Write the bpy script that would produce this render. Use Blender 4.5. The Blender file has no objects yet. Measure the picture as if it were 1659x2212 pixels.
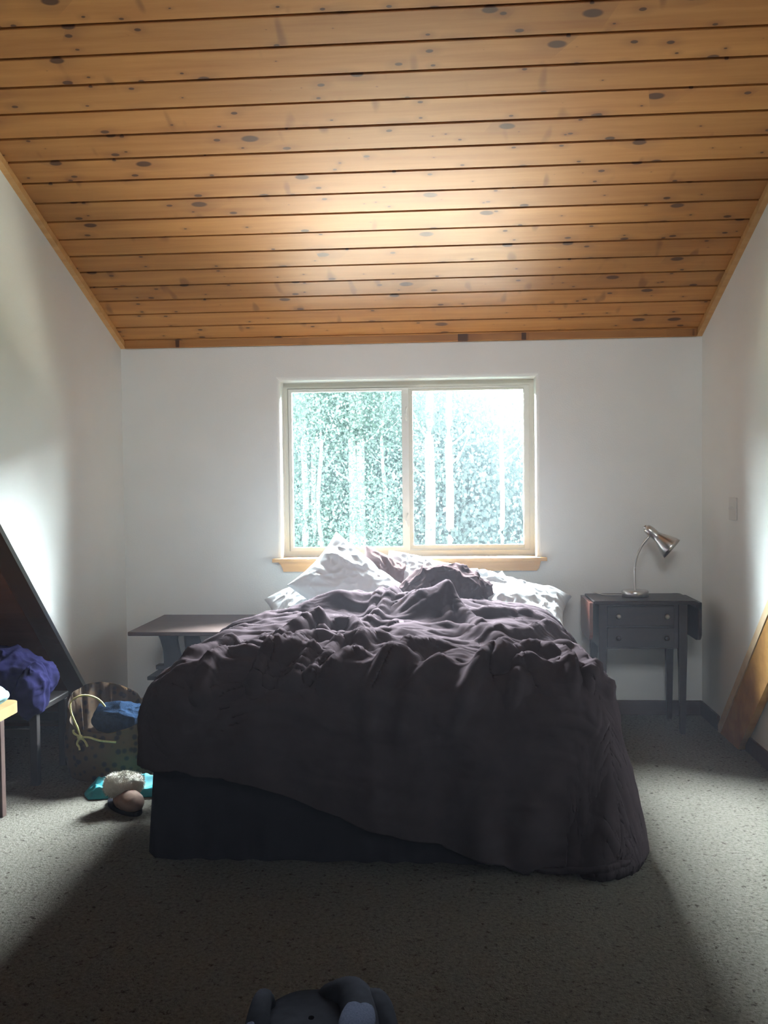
import bpy, bmesh, math, random
import numpy as np
from mathutils import Vector, Matrix, Euler

random.seed(7)
C = bpy.context.scene.collection
sc = bpy.context.scene
PI = math.pi

# ------------------------------------------------------------------ camera, world, light, exposure
cd = bpy.data.cameras.new('camera'); cam = bpy.data.objects.new('camera', cd); C.objects.link(cam)
cd.sensor_fit = 'HORIZONTAL'; cd.sensor_width = 36.0; cd.lens = 1999.77 * 36.0 / 1659.0
cd.clip_start = .05; cd.clip_end = 300
Fv = Vector((-0.0699485, 0.99697816, -0.03378986)); Rv = Vector((0.9975086, 0.06959458, -0.01154071)); Uv = Vector((0.00915425, 0.03451293, 0.99936233))
cam.matrix_world = Matrix(((Rv.x, Uv.x, -Fv.x, 0), (Rv.y, Uv.y, -Fv.y, -5.4507), (Rv.z, Uv.z, -Fv.z, 1.38), (0, 0, 0, 1)))
sc.camera = cam

world = bpy.data.worlds.new('sky'); sc.world = world; world.use_nodes = True
bg = world.node_tree.nodes['Background']; bg.inputs[0].default_value = (.80, .93, 1.0, 1); bg.inputs[1].default_value = 9

def area(name, loc, target, sx, sy, power, col):
    l = bpy.data.lights.new(name, 'AREA'); l.shape = 'RECTANGLE'; l.size = sx; l.size_y = sy; l.energy = power; l.color = col
    o = bpy.data.objects.new(name, l); C.objects.link(o); o.location = loc
    o.rotation_euler = (Vector(target) - Vector(loc)).to_track_quat('-Z', 'Y').to_euler(); return o
area('sky_glow', (-.25, 3.0, 3.9), (-.25, .1, 1.45), 4.6, 2.8, 19500, (.86, .95, 1.0))      # bright sky above the trees
area('sky_wide', (-.25, 3.2, 4.1), (-.25, .1, 1.45), 13.0, 3.0, 11500, (.86, .95, 1.0))
gw = area('rear_fill', (-.3, -7.5, 3.7), (-.25, 0, 1.9), 1.6, 1.1, 11, (.95, .98, 1.0)); gw.data.spread = math.radians(48)        # added fill from behind the camera, brightens the back wall
area('ceiling_fill', (-.25, .86, .06), (-.25, -.1, 1.75), 8.5, .9, 3400, (1.0, .94, .80))      # added upward fill outside the window, brightens the ceiling
pl = bpy.data.lights.new('window_portal', 'AREA'); pl.shape = 'RECTANGLE'; pl.size = 1.5; pl.size_y = 1.06; pl.cycles.is_portal = True
po = bpy.data.objects.new('window_portal', pl); C.objects.link(po); po.location = (-.243, .19, 1.45); po.rotation_euler = (math.radians(-90), 0, 0)

sc.view_settings.view_transform = 'Standard'; sc.view_settings.look = 'None'
sc.view_settings.gamma = 1; sc.view_settings.use_curve_mapping = False
sc.view_settings.exposure = 0.12
sc.cycles.use_denoising = True
sc.cycles.max_bounces = 8; sc.cycles.diffuse_bounces = 5; sc.cycles.transparent_max_bounces = 16
sc.cycles.caustics_reflective = False; sc.cycles.caustics_refractive = False
sc.cycles.sample_clamp_indirect = 6

# ------------------------------------------------------------------ helpers
def tag(o, label=None, cat=None, group=None, kind=None):
    if label: o['label'] = label
    if cat: o['category'] = cat
    if group: o['group'] = group
    if kind: o['kind'] = kind
    return o
def empty(name, loc=(0, 0, 0), rz=0):
    o = bpy.data.objects.new(name, None); C.objects.link(o); o.location = loc; o.rotation_euler = (0, 0, rz); return o
def link(name, me, mat=None, parent=None, smooth=False):
    o = bpy.data.objects.new(name, me); C.objects.link(o)
    if mat: me.materials.append(mat)
    if parent: o.parent = parent
    if smooth: me.polygons.foreach_set('use_smooth', [True] * len(me.polygons))
    return o
def from_bm(name, bm, mat, parent=None, smooth=False, bevel=0, seg=2):
    if bevel:
        es = [e for e in bm.edges if e.is_manifold and e.calc_face_angle(0) > .5]
        bmesh.ops.bevel(bm, geom=es, offset=bevel, segments=seg, affect='EDGES', profile=.5)
    bmesh.ops.recalc_face_normals(bm, faces=bm.faces)
    me = bpy.data.meshes.new(name); bm.to_mesh(me); bm.free()
    return link(name, me, mat, parent, smooth)
def add_box(bm, c, s, rot=None):
    r = bmesh.ops.create_cube(bm, size=1)
    M = Matrix.Translation(c) @ (rot.to_matrix().to_4x4() if rot else Matrix()) @ Matrix.Diagonal((*s, 1))
    bmesh.ops.transform(bm, matrix=M, verts=r['verts']); return r['verts']
def box(name, a, b, mat, parent=None, bevel=0, seg=2):
    bm = bmesh.new(); a = Vector(a); b = Vector(b); add_box(bm, (a + b) / 2, b - a)
    return from_bm(name, bm, mat, parent, bevel=bevel, seg=seg)
def prism(name, pts, d, mat, parent=None, bevel=0, seg=2):
    """pts: list of 3-D points of a planar polygon, extruded by the vector d"""
    bm = bmesh.new(); d = Vector(d)
    a = [bm.verts.new(Vector(p)) for p in pts]; b = [bm.verts.new(Vector(p) + d) for p in pts]
    bm.faces.new(a); bm.faces.new(b[::-1]); n = len(pts)
    for i in range(n): bm.faces.new((a[i], b[i], b[(i + 1) % n], a[(i + 1) % n]))
    return from_bm(name, bm, mat, parent, bevel=bevel, seg=seg)
def lathe(name, prof, mat, parent=None, n=32, M=None, smooth=True, cap=True):
    bm = bmesh.new(); rings = []
    for r, z in prof:
        rings.append([bm.verts.new((r * math.cos(2 * PI * k / n), r * math.sin(2 * PI * k / n), z)) for k in range(n)])
    for a, b in zip(rings, rings[1:]):
        for k in range(n): bm.faces.new((a[k], a[(k + 1) % n], b[(k + 1) % n], b[k]))
    if cap: bm.faces.new(rings[0][::-1]); bm.faces.new(rings[-1])
    if M: bmesh.ops.transform(bm, matrix=M, verts=bm.verts)
    return from_bm(name, bm, mat, parent, smooth)
def spline(pts, n):
    """Catmull-Rom through pts"""
    P = [Vector(p) for p in pts]; P = [2 * P[0] - P[1]] + P + [2 * P[-1] - P[-2]]; out = []
    for i in range(1, len(P) - 2):
        for k in range(n):
            t = k / n; a, b, c, d = P[i - 1:i + 3]
            out.append(.5 * ((2 * b) + (c - a) * t + (2 * a - 5 * b + 4 * c - d) * t * t + (3 * b - a - 3 * c + d) * t ** 3))
    out.append(P[-2]); return out
def tube(name, pts, r, mat, parent=None, n=8, sub=6, radii=None):
    S = spline(pts, sub); bm = bmesh.new(); rings = []; up = Vector((0, 0, 1))
    for i, p in enumerate(S):
        t = (S[min(i + 1, len(S) - 1)] - S[max(i - 1, 0)]).normalized()
        a = t.cross(up); a = a.normalized() if a.length > .05 else t.cross(Vector((0, 1, 0))).normalized()
        b = t.cross(a).normalized(); rr = r if radii is None else float(np.interp(i / (len(S) - 1), np.linspace(0, 1, len(radii)), radii))
        rings.append([bm.verts.new(p + rr * (math.cos(2 * PI * k / n) * a + math.sin(2 * PI * k / n) * b)) for k in range(n)])
    for a, b in zip(rings, rings[1:]):
        for k in range(n): bm.faces.new((a[k], a[(k + 1) % n], b[(k + 1) % n], b[k]))
    bm.faces.new(rings[0][::-1]); bm.faces.new(rings[-1])
    return from_bm(name, bm, mat, parent, True)

def _h(i, j, k, s):
    v = (i.astype(np.int64) * 374761393 + j.astype(np.int64) * 668265263 + k.astype(np.int64) * 2147483647 + s * 974634777) & 0xffffffff
    v = ((v ^ (v >> 13)) * 1274126177) & 0xffffffff
    return ((v ^ (v >> 16)) & 0xffff) / 32767.5 - 1
def noise(P, scale=1., seed=0):
    """smooth value noise in [-1, 1] for an (N, 3) array"""
    P = np.asarray(P, float) * scale; I = np.floor(P).astype(np.int64); f = P - I; f = f * f * f * (f * (f * 6 - 15) + 10)
    r = 0
    for a in (0, 1):
        for b in (0, 1):
            for c in (0, 1):
                w = (f[:, 0] if a else 1 - f[:, 0]) * (f[:, 1] if b else 1 - f[:, 1]) * (f[:, 2] if c else 1 - f[:, 2])
                r = r + w * _h(I[:, 0] + a, I[:, 1] + b, I[:, 2] + c, seed)
    return r
def fbm(P, scale, octv=3, seed=0, ridge=False):
    r = 0; a = 1; t = 0
    for o in range(octv):
        n = noise(P, scale * 2 ** o, seed + 17 * o)
        if ridge: n = 1 - 2 * np.abs(n) ** .8
        r = r + a * n; t += a; a *= .5
    return r / t
def warp(P, amp, scale, seed):
    return P + amp * np.stack([noise(P, scale, seed + k) for k in range(3)], 1)
def grid_mesh(name, V, nu, nv, closed_u=False):
    idx = np.arange(nu * nv).reshape(nv, nu); q = []
    a = idx[:-1, :-1].ravel(); b = idx[:-1, 1:].ravel(); c = idx[1:, 1:].ravel(); d = idx[1:, :-1].ravel()
    F_ = np.stack([a, b, c, d], 1)
    if closed_u:
        F_ = np.vstack([F_, np.stack([idx[:-1, -1], idx[:-1, 0], idx[1:, 0], idx[1:, -1]], 1)])
    me = bpy.data.meshes.new(name); me.vertices.add(len(V)); me.vertices.foreach_set('co', np.asarray(V, np.float32).ravel())
    me.loops.add(F_.size); me.loops.foreach_set('vertex_index', F_.ravel().astype(np.int32))
    me.polygons.add(len(F_)); me.polygons.foreach_set('loop_start', np.arange(0, F_.size, 4, dtype=np.int32)); me.polygons.foreach_set('loop_total', np.full(len(F_), 4, np.int32))
    me.update(calc_edges=True); me.validate(); return me

# ------------------------------------------------------------------ materials
class N:
    def __init__(s, name):
        s.m = bpy.data.materials.new(name); s.m.use_nodes = True; s.t = s.m.node_tree; s.b = s.t.nodes['Principled BSDF']
    def n(s, kind, **kw):
        x = s.t.nodes.new('ShaderNode' + kind)
        for k, v in kw.items():
            if k[0] == '_': setattr(x, k[1:], v)
            else: x.inputs[k.replace('_', ' ')].default_value = v
        return x
    def l(s, a, b): s.t.links.new(a, b)
    def coord(s, kind='Object', scale=(1, 1, 1), rnd=False):
        tc = s.n('TexCoord'); mp = s.n('Mapping'); mp.inputs['Scale'].default_value = scale; s.l(tc.outputs[kind], mp.inputs[0])
        if rnd:
            oi = s.n('ObjectInfo'); mu = s.n('Math', _operation='MULTIPLY'); mu.inputs[1].default_value = 91.7; s.l(oi.outputs['Random'], mu.inputs[0])
            cb = s.n('CombineXYZ'); s.l(mu.outputs[0], cb.inputs[0]); s.l(mu.outputs[0], cb.inputs[2]); s.l(cb.outputs[0], mp.inputs['Location'])
        return mp.outputs[0]
    def ramp(s, src, stops):
        r = s.n('ValToRGB'); e = r.color_ramp.elements
        for i, (p, c) in enumerate(stops):
            x = e[i] if i < 2 else e.new(p)
            x.position = p; x.color = (*c, 1)
        s.l(src, r.inputs[0]); return r.outputs[0]
    def bump(s, src, strength=.3, dist=.01):
        b = s.n('Bump', Strength=strength, Distance=dist); s.l(src, b.inputs['Height']); s.l(b.outputs[0], s.b.inputs['Normal']); return b
def plain(name, col, rough=.6, metal=0, var=.12, scale=30, bump=0, bscale=200, sheen=0, spec=.5, dist=.002, stretch=(1, 1, 1)):
    k = N(name); v = k.coord('Object', stretch)
    nz = k.n('TexNoise', Scale=scale, Detail=4.0); k.l(v, nz.inputs['Vector'])
    lo = tuple(c * (1 - var) for c in col); hi = tuple(min(1, c * (1 + var)) for c in col)
    k.l(k.ramp(nz.outputs[0], [(.3, lo), (.7, hi)]), k.b.inputs['Base Color'])
    k.b.inputs['Roughness'].default_value = rough; k.b.inputs['Metallic'].default_value = metal
    k.b.inputs['Specular IOR Level'].default_value = spec
    if sheen: k.b.inputs['Sheen Weight'].default_value = sheen; k.b.inputs['Sheen Roughness'].default_value = .5
    if bump:
        n2 = k.n('TexNoise', Scale=bscale, Detail=3.0); k.l(v, n2.inputs['Vector']); k.bump(n2.outputs[0], bump, dist)
    return k.m

def wood(name, a, b, dark, rough=.45, grain=(1.2, 22, 22), knots=0, rnd=True, spec=.4, streak=.5):
    k = N(name); v = k.coord('Object', (1, 1, 1), rnd)
    def vm(op, x, y=None, vec=None):
        q = k.n('VectorMath', _operation=op); k.l(x, q.inputs[0])
        if vec: q.inputs[1].default_value = vec
        if y: k.l(y, q.inputs[1])
        return q.outputs[0]
    w = k.n('TexNoise', Scale=2.2, Detail=2.0); k.l(v, w.inputs['Vector'])
    wv = vm('MULTIPLY_ADD', w.outputs['Color'], vec=(.0, .03, .03)); q = wv.node; k.l(v, q.inputs[2])
    g = k.n('TexNoise', Scale=1.0, Detail=6.0, Roughness=.6); k.l(vm('MULTIPLY', wv, vec=grain), g.inputs['Vector'])
    base = k.ramp(g.outputs[0], [(.28, a), (.72, b)])
    pl_ = k.n('TexNoise', Scale=.9, Detail=1.0); k.l(v, pl_.inputs['Vector'])
    col = base
    def mixc(fac, c1, c2, mode='MIX'):
        m = k.n('Mix', _data_type='RGBA', _blend_type=mode)
        if isinstance(fac, float): m.inputs[0].default_value = fac
        else: k.l(fac, m.inputs[0])
        k.l(c1, m.inputs[6])
        if isinstance(c2, tuple): m.inputs[7].default_value = (*c2, 1)
        else: k.l(c2, m.inputs[7])
        return m.outputs[2]
    if rnd:
        oi = k.n('ObjectInfo'); hs = k.n('HueSaturation')
        mr = k.n('MapRange'); mr.inputs[3].default_value = .82; mr.inputs[4].default_value = 1.1
        k.l(oi.outputs['Random'], mr.inputs[0]); k.l(mr.outputs[0], hs.inputs['Value']); k.l(col, hs.inputs['Color']); col = hs.outputs[0]
    if knots:
        for sc_, thr, vec in ((1.0, .13, (3.6, 7.2, 3)), (1.0, .075, (5.3, 9.5, 5))):
            vo = k.n('TexVoronoi', Scale=1.0, _voronoi_dimensions='2D'); k.l(vm('MULTIPLY', wv, vec=vec), vo.inputs['Vector'])
            gate = k.n('SeparateColor'); k.l(vo.outputs['Color'], gate.inputs[0])
            gt = k.n('Math', _operation='LESS_THAN'); gt.inputs[1].default_value = .62; k.l(gate.outputs[0], gt.inputs[0])
            th = k.n('Math', _operation='MULTIPLY'); th.inputs[1].default_value = thr; k.l(gate.outputs[1], th.inputs[0])
            dv = k.n('Math', _operation='DIVIDE'); k.l(vo.outputs['Distance'], dv.inputs[0]); k.l(th.outputs[0], dv.inputs[1])
            core = k.n('MapRange', _interpolation_type='SMOOTHSTEP'); core.inputs[1].default_value = .8; core.inputs[2].default_value = 1.25; core.inputs[3].default_value = 1; core.inputs[4].default_value = 0
            k.l(dv.outputs[0], core.inputs[0])
            f = k.n('Math', _operation='MULTIPLY'); k.l(core.outputs[0], f.inputs[0]); k.l(gt.outputs[0], f.inputs[1])
            f2 = k.n('Math', _operation='MULTIPLY'); k.l(f.outputs[0], f2.inputs[0]); f2.inputs[1].default_value = .93
            halo = k.n('MapRange', _interpolation_type='SMOOTHSTEP'); halo.inputs[1].default_value = 1.0; halo.inputs[2].default_value = 5.0; halo.inputs[3].default_value = .28; halo.inputs[4].default_value = 0
            k.l(dv.outputs[0], halo.inputs[0]); f3 = k.n('Math', _operation='MULTIPLY'); k.l(halo.outputs[0], f3.inputs[0]); k.l(gt.outputs[0], f3.inputs[1])
            col = mixc(f3.outputs[0], col, tuple(c * 2.2 for c in dark)); col = mixc(f2.outputs[0], col, dark)
        # oblique dark flames across the boards
        vo = k.n('TexNoise', Scale=1.0, Detail=1.0); k.l(vm('MULTIPLY', wv, vec=(11.0, 4.0, 1)), vo.inputs['Vector'])
        mr = k.n('MapRange', _interpolation_type='SMOOTHSTEP'); mr.inputs[1].default_value = .66; mr.inputs[2].default_value = .76; mr.inputs[4].default_value = .55
        k.l(vo.outputs[0], mr.inputs[0]); col = mixc(mr.outputs[0], col, tuple(c * 1.8 for c in dark))
    k.l(col, k.b.inputs['Base Color']); k.b.inputs['Roughness'].default_value = rough; k.b.inputs['Specular IOR Level'].default_value = spec
    k.bump(g.outputs[0], .12, .002)
    return k.m

M = {}
M['wall'] = plain('wall_paint', (.855, .88, .855), .75, var=.02, scale=3, bump=.25, bscale=130, dist=.003)
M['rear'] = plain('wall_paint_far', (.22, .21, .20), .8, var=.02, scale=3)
M['pine'] = wood('knotty_pine', (.33, .128, .034), (.46, .215, .066), (.055, .019, .009), .50, knots=1, spec=.36)
M['pine_trim'] = wood('pine_trim', (.46, .24, .085), (.62, .36, .15), (.1, .04, .02), .45)
M['strip'] = wood('lit_pine', (.62, .46, .27), (.74, .58, .38), (.1, .04, .02), .5, rnd=False)  # pine lightened, direct light on the edge strip put into the colour
M['beam'] = wood('beam_wood', (.36, .155, .035), (.60, .32, .085), (.1, .04, .02), .5, grain=(1.5, 9, 9))
M['nook'] = wood('shaded_pine', (.16, .055, .035), (.22, .08, .05), (.05, .02, .01), .7, rnd=False)  # pine darkened, the nook's shade put into the colour
M['vinyl'] = plain('window_vinyl', (.66, .655, .57), .4, var=.02)
M['vinyl_light'] = plain('vinyl_stop', (.74, .74, .68), .4, var=.02)
M['metal'] = plain('brushed_nickel', (.62, .60, .57), .28, 1, var=.05, scale=8, stretch=(1, 1, 30))
M['chrome'] = plain('polished_metal', (.75, .75, .74), .15, 1, var=.02)
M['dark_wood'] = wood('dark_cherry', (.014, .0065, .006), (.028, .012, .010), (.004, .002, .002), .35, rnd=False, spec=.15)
M['lit_cherry'] = wood('cherry_leaf_lit', (.075, .020, .012), (.12, .034, .02), (.03, .01, .01), .35, rnd=False, spec=.6)  # lighter, redder copy of the cherry: light on the left leaf painted in
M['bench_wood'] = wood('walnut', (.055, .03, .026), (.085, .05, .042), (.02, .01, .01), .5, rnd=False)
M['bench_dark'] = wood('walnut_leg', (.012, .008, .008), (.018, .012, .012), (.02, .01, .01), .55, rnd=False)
M['stool_wood'] = wood('birch', (.30, .19, .09), (.42, .28, .13), (.06, .03, .02), .45, rnd=False)
M['knob'] = plain('aged_nickel', (.30, .25, .20), .4, 1, var=.1)
M['plate'] = plain('switch_plastic', (.72, .73, .70), .35, var=.01)
M['duvet'] = plain('brown_cotton', (.050, .038, .043), .9, var=.10, scale=12, bump=.25, bscale=900, spec=0, dist=.001)
M['blanket'] = plain('brown_linen', (.055, .038, .040), .9, var=.10, scale=12, bump=.25, bscale=900, spec=0, dist=.001)
M['white'] = plain('white_cotton', (.60, .62, .64), .85, var=.02, scale=8, bump=.12, bscale=900, spec=0, dist=.001)
M['mauve'] = plain('mauve_cotton', (.16, .11, .11), .85, var=.04, scale=8, bump=.15, bscale=900, spec=0, dist=.001)
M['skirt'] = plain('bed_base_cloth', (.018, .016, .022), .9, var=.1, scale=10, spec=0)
M['teal'] = plain('teal_cloth', (.02, .30, .36), .7, var=.25, scale=20)
M['navy'] = plain('navy_knit', (.012, .024, .05), .9, var=.25, scale=60, bump=.6, bscale=260, spec=0, dist=.004)
M['denim'] = plain('blue_jacket_cloth', (.020, .019, .062), .85, var=.25, scale=14, bump=.3, bscale=300, spec=0)
M['paleblue'] = plain('pale_blue_cloth', (.32, .58, .68), .85, var=.35, scale=9, bump=.3, bscale=300)
M['rope'] = plain('yellow_cord', (.55, .50, .20), .8, var=.15, scale=80, bump=.5, bscale=300)
M['fleece'] = plain('cream_fleece', (.70, .67, .60), .95, var=.08, scale=60, spec=0)
M['suede'] = plain('tan_suede', (.20, .12, .09), .9, var=.15, scale=40)
M['black'] = plain('black_nylon', (.014, .014, .018), .85, var=.2, scale=40, spec=0)
M['greymesh'] = plain('grey_mesh', (.030, .033, .050), .9, var=.25, scale=260, bump=.5, bscale=500, spec=0)
M['dark_metal'] = plain('dark_metal', (.05, .05, .05), .4, 1)

k = N('printed_bag'); v = k.coord('Object')
vo = k.n('TexVoronoi', Scale=26.0); k.l(v, vo.inputs['Vector'])
k.l(k.ramp(vo.outputs['Distance'], [(.25, (.018, .008, .006)), (.42, (.085, .045, .018))]), k.b.inputs['Base Color']); k.b.inputs['Roughness'].default_value = .85
M['print'] = k.m

k = N('carpet'); v = k.coord('Object')
n1 = k.n('TexNoise', Scale=75.0, Detail=5.0, Roughness=.75); k.l(v, n1.inputs['Vector'])
n2 = k.n('TexNoise', Scale=2.5, Detail=2.0); k.l(v, n2.inputs['Vector'])
n3 = k.n('TexNoise', Scale=34.0, Detail=4.0, Roughness=.7); k.l(v, n3.inputs['Vector'])
c1 = k.ramp(n1.outputs[0], [(.30, (.05, .044, .040)), (.42, (.165, .152, .130)), (.62, (.238, .224, .195))])
fl = k.ramp(n3.outputs[0], [(.34, (.28, .25, .22)), (.41, (1, 1, 1))])
mx = k.n('Mix', _data_type='RGBA', _blend_type='MULTIPLY'); mx.inputs[0].default_value = .9; k.l(c1, mx.inputs[6]); k.l(fl, mx.inputs[7])
k.l(mx.outputs[2], k.b.inputs['Base Color']); k.b.inputs['Roughness'].default_value = .95; k.b.inputs['Specular IOR Level'].default_value = 0
k.bump(n1.outputs[0], .9, .02); M['carpet'] = k.m

k = N('window_glass'); tr = k.n('BsdfTransparent'); tr.inputs[0].default_value = (.97, .99, .98, 1); gl = k.n('BsdfGlossy', Roughness=.03); fr = k.n('Fresnel', IOR=1.25)
ms = k.n('MixShader'); k.l(fr.outputs[0], ms.inputs[0]); k.l(tr.outputs[0], ms.inputs[1]); k.l(gl.outputs[0], ms.inputs[2])
k.l(ms.outputs[0], k.t.nodes['Material Output'].inputs[0]); M['glass'] = k.m
k = N('insect_screen'); tr = k.n('BsdfTransparent'); df = k.n('BsdfTranslucent'); df.inputs[0].default_value = (.55, .6, .64, 1)
ms = k.n('MixShader'); ms.inputs[0].default_value = .001; k.l(tr.outputs[0], ms.inputs[1]); k.l(df.outputs[0], ms.inputs[2])
k.l(ms.outputs[0], k.t.nodes['Material Output'].inputs[0]); M['screen'] = k.m
def leafmat(name, a, b):
    k = N(name); oi = k.n('TexNoise', Scale=1.3, Detail=3.0); v = k.coord('Object'); k.l(v, oi.inputs['Vector'])
    c = k.ramp(oi.outputs[0], [(.35, a), (.65, b)]); d = k.n('BsdfDiffuse'); t = k.n('BsdfTranslucent'); k.l(c, d.inputs[0]); k.l(c, t.inputs[0])
    ms = k.n('MixShader'); ms.inputs[0].default_value = .5; k.l(d.outputs[0], ms.inputs[1]); k.l(t.outputs[0], ms.inputs[2])
    k.l(ms.outputs[0], k.t.nodes['Material Output'].inputs[0]); return k.m
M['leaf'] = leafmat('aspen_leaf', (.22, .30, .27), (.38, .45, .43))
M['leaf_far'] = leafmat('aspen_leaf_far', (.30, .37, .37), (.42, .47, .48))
k = N('aspen_bark'); v = k.coord('Object', (1, 1, .6)); vo = k.n('TexNoise', Scale=7.0, Detail=3.0); k.l(v, vo.inputs['Vector'])
k.l(k.ramp(vo.outputs[0], [(.30, (.22, .2, .18)), (.38, (.62, .63, .62))]), k.b.inputs['Base Color']); k.b.inputs['Roughness'].default_value = .8; M['bark'] = k.m
M['ground'] = plain('forest_ground', (.30, .42, .26), .95, var=.3, scale=2)

# ------------------------------------------------------------------ the room
XL, XR, HZ, SL, Y2 = -1.951, 1.456, 2.224, .3945, -7.6
ZF = lambda y: HZ - SL * y
fl = box('floor', (-3.6, Y2, -.06), (1.75, .0, 0), M['carpet']); tag(fl, kind='structure')

# back wall with bullnose window opening
def wall_back():
    bm = bmesh.new(); OX0, OX1, OZ0, OZ1 = -.994, .509, .90, 1.976; X0, X1, Z0, Z1 = -3.6, 1.75, -.05, 2.45; T = .2
    def ring(x0, x1, z0, z1, y): return [bm.verts.new(p) for p in ((x0, y, z0), (x1, y, z0), (x1, y, z1), (x0, y, z1))]
    fo, fi, bo, bi = ring(X0, X1, Z0, Z1, 0), ring(OX0, OX1, OZ0, OZ1, 0), ring(X0, X1, Z0, Z1, T), ring(OX0, OX1, OZ0, OZ1, T)
    for a, b in ((fo, fi), (fi, bi), (bi, bo), (bo, fo)):
        for i in range(4): bm.faces.new((a[i], a[(i + 1) % 4], b[(i + 1) % 4], b[i]))
    es = [e for e in bm.edges if e.verts[0] in fi and e.verts[1] in fi]
    bmesh.ops.bevel(bm, geom=es, offset=.024, segments=5, affect='EDGES', profile=.5)
    return from_bm('wall_back', bm, M['wall'])
wb = wall_back(); tag(wb, kind='structure')
# side walls: the cheeks of the dormer above the 45 degree roof line, the right one carried down to the floor behind its board
Y45 = -.335
yc = -((HZ + (-Y45)) / (1 - SL))          # where the two roof slopes meet
def P3(x, l): return [(x, y, z) for y, z in l]
wl = prism('wall_left', P3(XL, [(.0, -.02), (Y45 + .02, -.02), (yc, ZF(yc)), (0, ZF(0) + .02)]), (-.12, 0, 0), M['wall']); tag(wl, kind='structure')
wr = prism('wall_right', P3(XR, [(.0, -.02), (Y45 - .05, -.02), (yc, ZF(yc) - .3), (yc, ZF(yc)), (0, ZF(0) + .02)]), (.03, 0, 0), M['wall']); tag(wr, kind='structure')
wrl = box('wall_right_lower', (XR + .034, yc, -.02), (1.76, 0, 5.4), M['wall']); tag(wrl, kind='structure')
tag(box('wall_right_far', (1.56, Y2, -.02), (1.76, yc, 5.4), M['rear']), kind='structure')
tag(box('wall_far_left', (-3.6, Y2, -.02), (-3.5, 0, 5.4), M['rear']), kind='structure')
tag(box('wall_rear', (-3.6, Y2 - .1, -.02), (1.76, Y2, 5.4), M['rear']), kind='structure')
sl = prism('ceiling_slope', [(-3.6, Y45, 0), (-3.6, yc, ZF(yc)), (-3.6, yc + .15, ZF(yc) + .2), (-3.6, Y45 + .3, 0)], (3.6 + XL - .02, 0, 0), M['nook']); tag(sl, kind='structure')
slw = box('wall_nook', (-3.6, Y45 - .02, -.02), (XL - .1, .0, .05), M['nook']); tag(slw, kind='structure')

# knotty pine ceiling: every visible board is a piece of it
ceil = prism('ceiling', [(-3.6, .2, ZF(.2) + .03), (-3.6, Y2, ZF(Y2) + .03), (-3.6, Y2, ZF(Y2) + .2), (-3.6, .2, ZF(.2) + .2)], (5.4, 0, 0), M['nook']); tag(ceil, kind='structure')
def plank_mesh():
    w, L, t, g = .1392, XR - XL + .16, .024, .014
    prof = [(-w / 2, .0), (-w / 2, -t + g), (-w / 2 + .007, -t + g), (-w / 2 + .0125, -t), (w / 2 - .001, -t), (w / 2, -t + .001), (w / 2, 0)]
    bm = bmesh.new(); a = [bm.verts.new((-L / 2, y, z)) for y, z in prof]; b = [bm.verts.new((L / 2, y, z)) for y, z in prof]
    bm.faces.new(a); bm.faces.new(b[::-1]); n = len(prof)
    for i in range(n): bm.faces.new((a[i], b[i], b[(i + 1) % n], a[(i + 1) % n]))
    bmesh.ops.recalc_face_normals(bm, faces=bm.faces); me = bpy.data.meshes.new('plank'); bm.to_mesh(me); bm.free(); return me
pm = plank_mesh(); pm.materials.append(M['pine']); ang = math.atan(SL)
for i in range(38):
    s = .032 + .1392 * (i + .5) - .1392
    o = bpy.data.objects.new('plank', pm); C.objects.link(o); o.parent = ceil
    y = -s * math.cos(ang); o.location = ((XL + XR) / 2, y, ZF(y) + .02 / math.cos(ang) + random.uniform(-.0008, .0008))
    o.rotation_euler = (-ang, 0, 0)
# trims along the top of the walls and over the back wall
def slope_trim(name, x0, x1):
    pts = [(x0, 0, ZF(0) - .038), (x0, yc, ZF(yc) - .038), (x0, yc, ZF(yc) + .002), (x0, 0, ZF(0) + .002)]
    return tag(prism(name, pts, (x1 - x0, 0, 0), M['pine_trim'], bevel=.004), kind='structure')
slope_trim('trim_1', XL, XL + .03); slope_trim('trim_2', XR - .03, XR)
tag(box('trim_3', (XL + .03, -.02, 2.185), (XR - .03, .0, 2.24), M['pine'], bevel=.004), kind='structure')
# diagonal boards beside the right wall: narrow edge strip and wide board
def diag(name, x, t, d0, d1, mat, y_top=-3.2):
    # offsets d measured vertically below the 45 degree line
    z = lambda y, d: -y + Y45 - d
    lo = [(Y45 - d0 - .0, 0.0), (y_top, z(y_top, d0)), (y_top, z(y_top, d1)), (Y45 - d1, 0.0)]
    return prism(name, [(x, a, b) for a, b in lo], (t, 0, 0), mat, bevel=.003)
tag(diag('trim_4', XR - .012, .04, -.012, .055, M['strip']), kind='structure')
tag(diag('trim_5', XR - .008, .036, .060, .36, M['beam']), kind='structure')
# baseboards
tag(box('baseboard_back', (-1.95, -.014, 0), (1.456, 0, .085), M['bench_wood'], bevel=.004), kind='structure')
tag(box('baseboard_right', (XR + .020, -3.0, 0), (XR + .034, -.72, .085), M['bench_wood'], bevel=.004), kind='structure')
tag(box('baseboard_right_back', (1.442, -.36, 0), (1.456, 0, .085), M['bench_wood'], bevel=.004), kind='structure')

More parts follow.
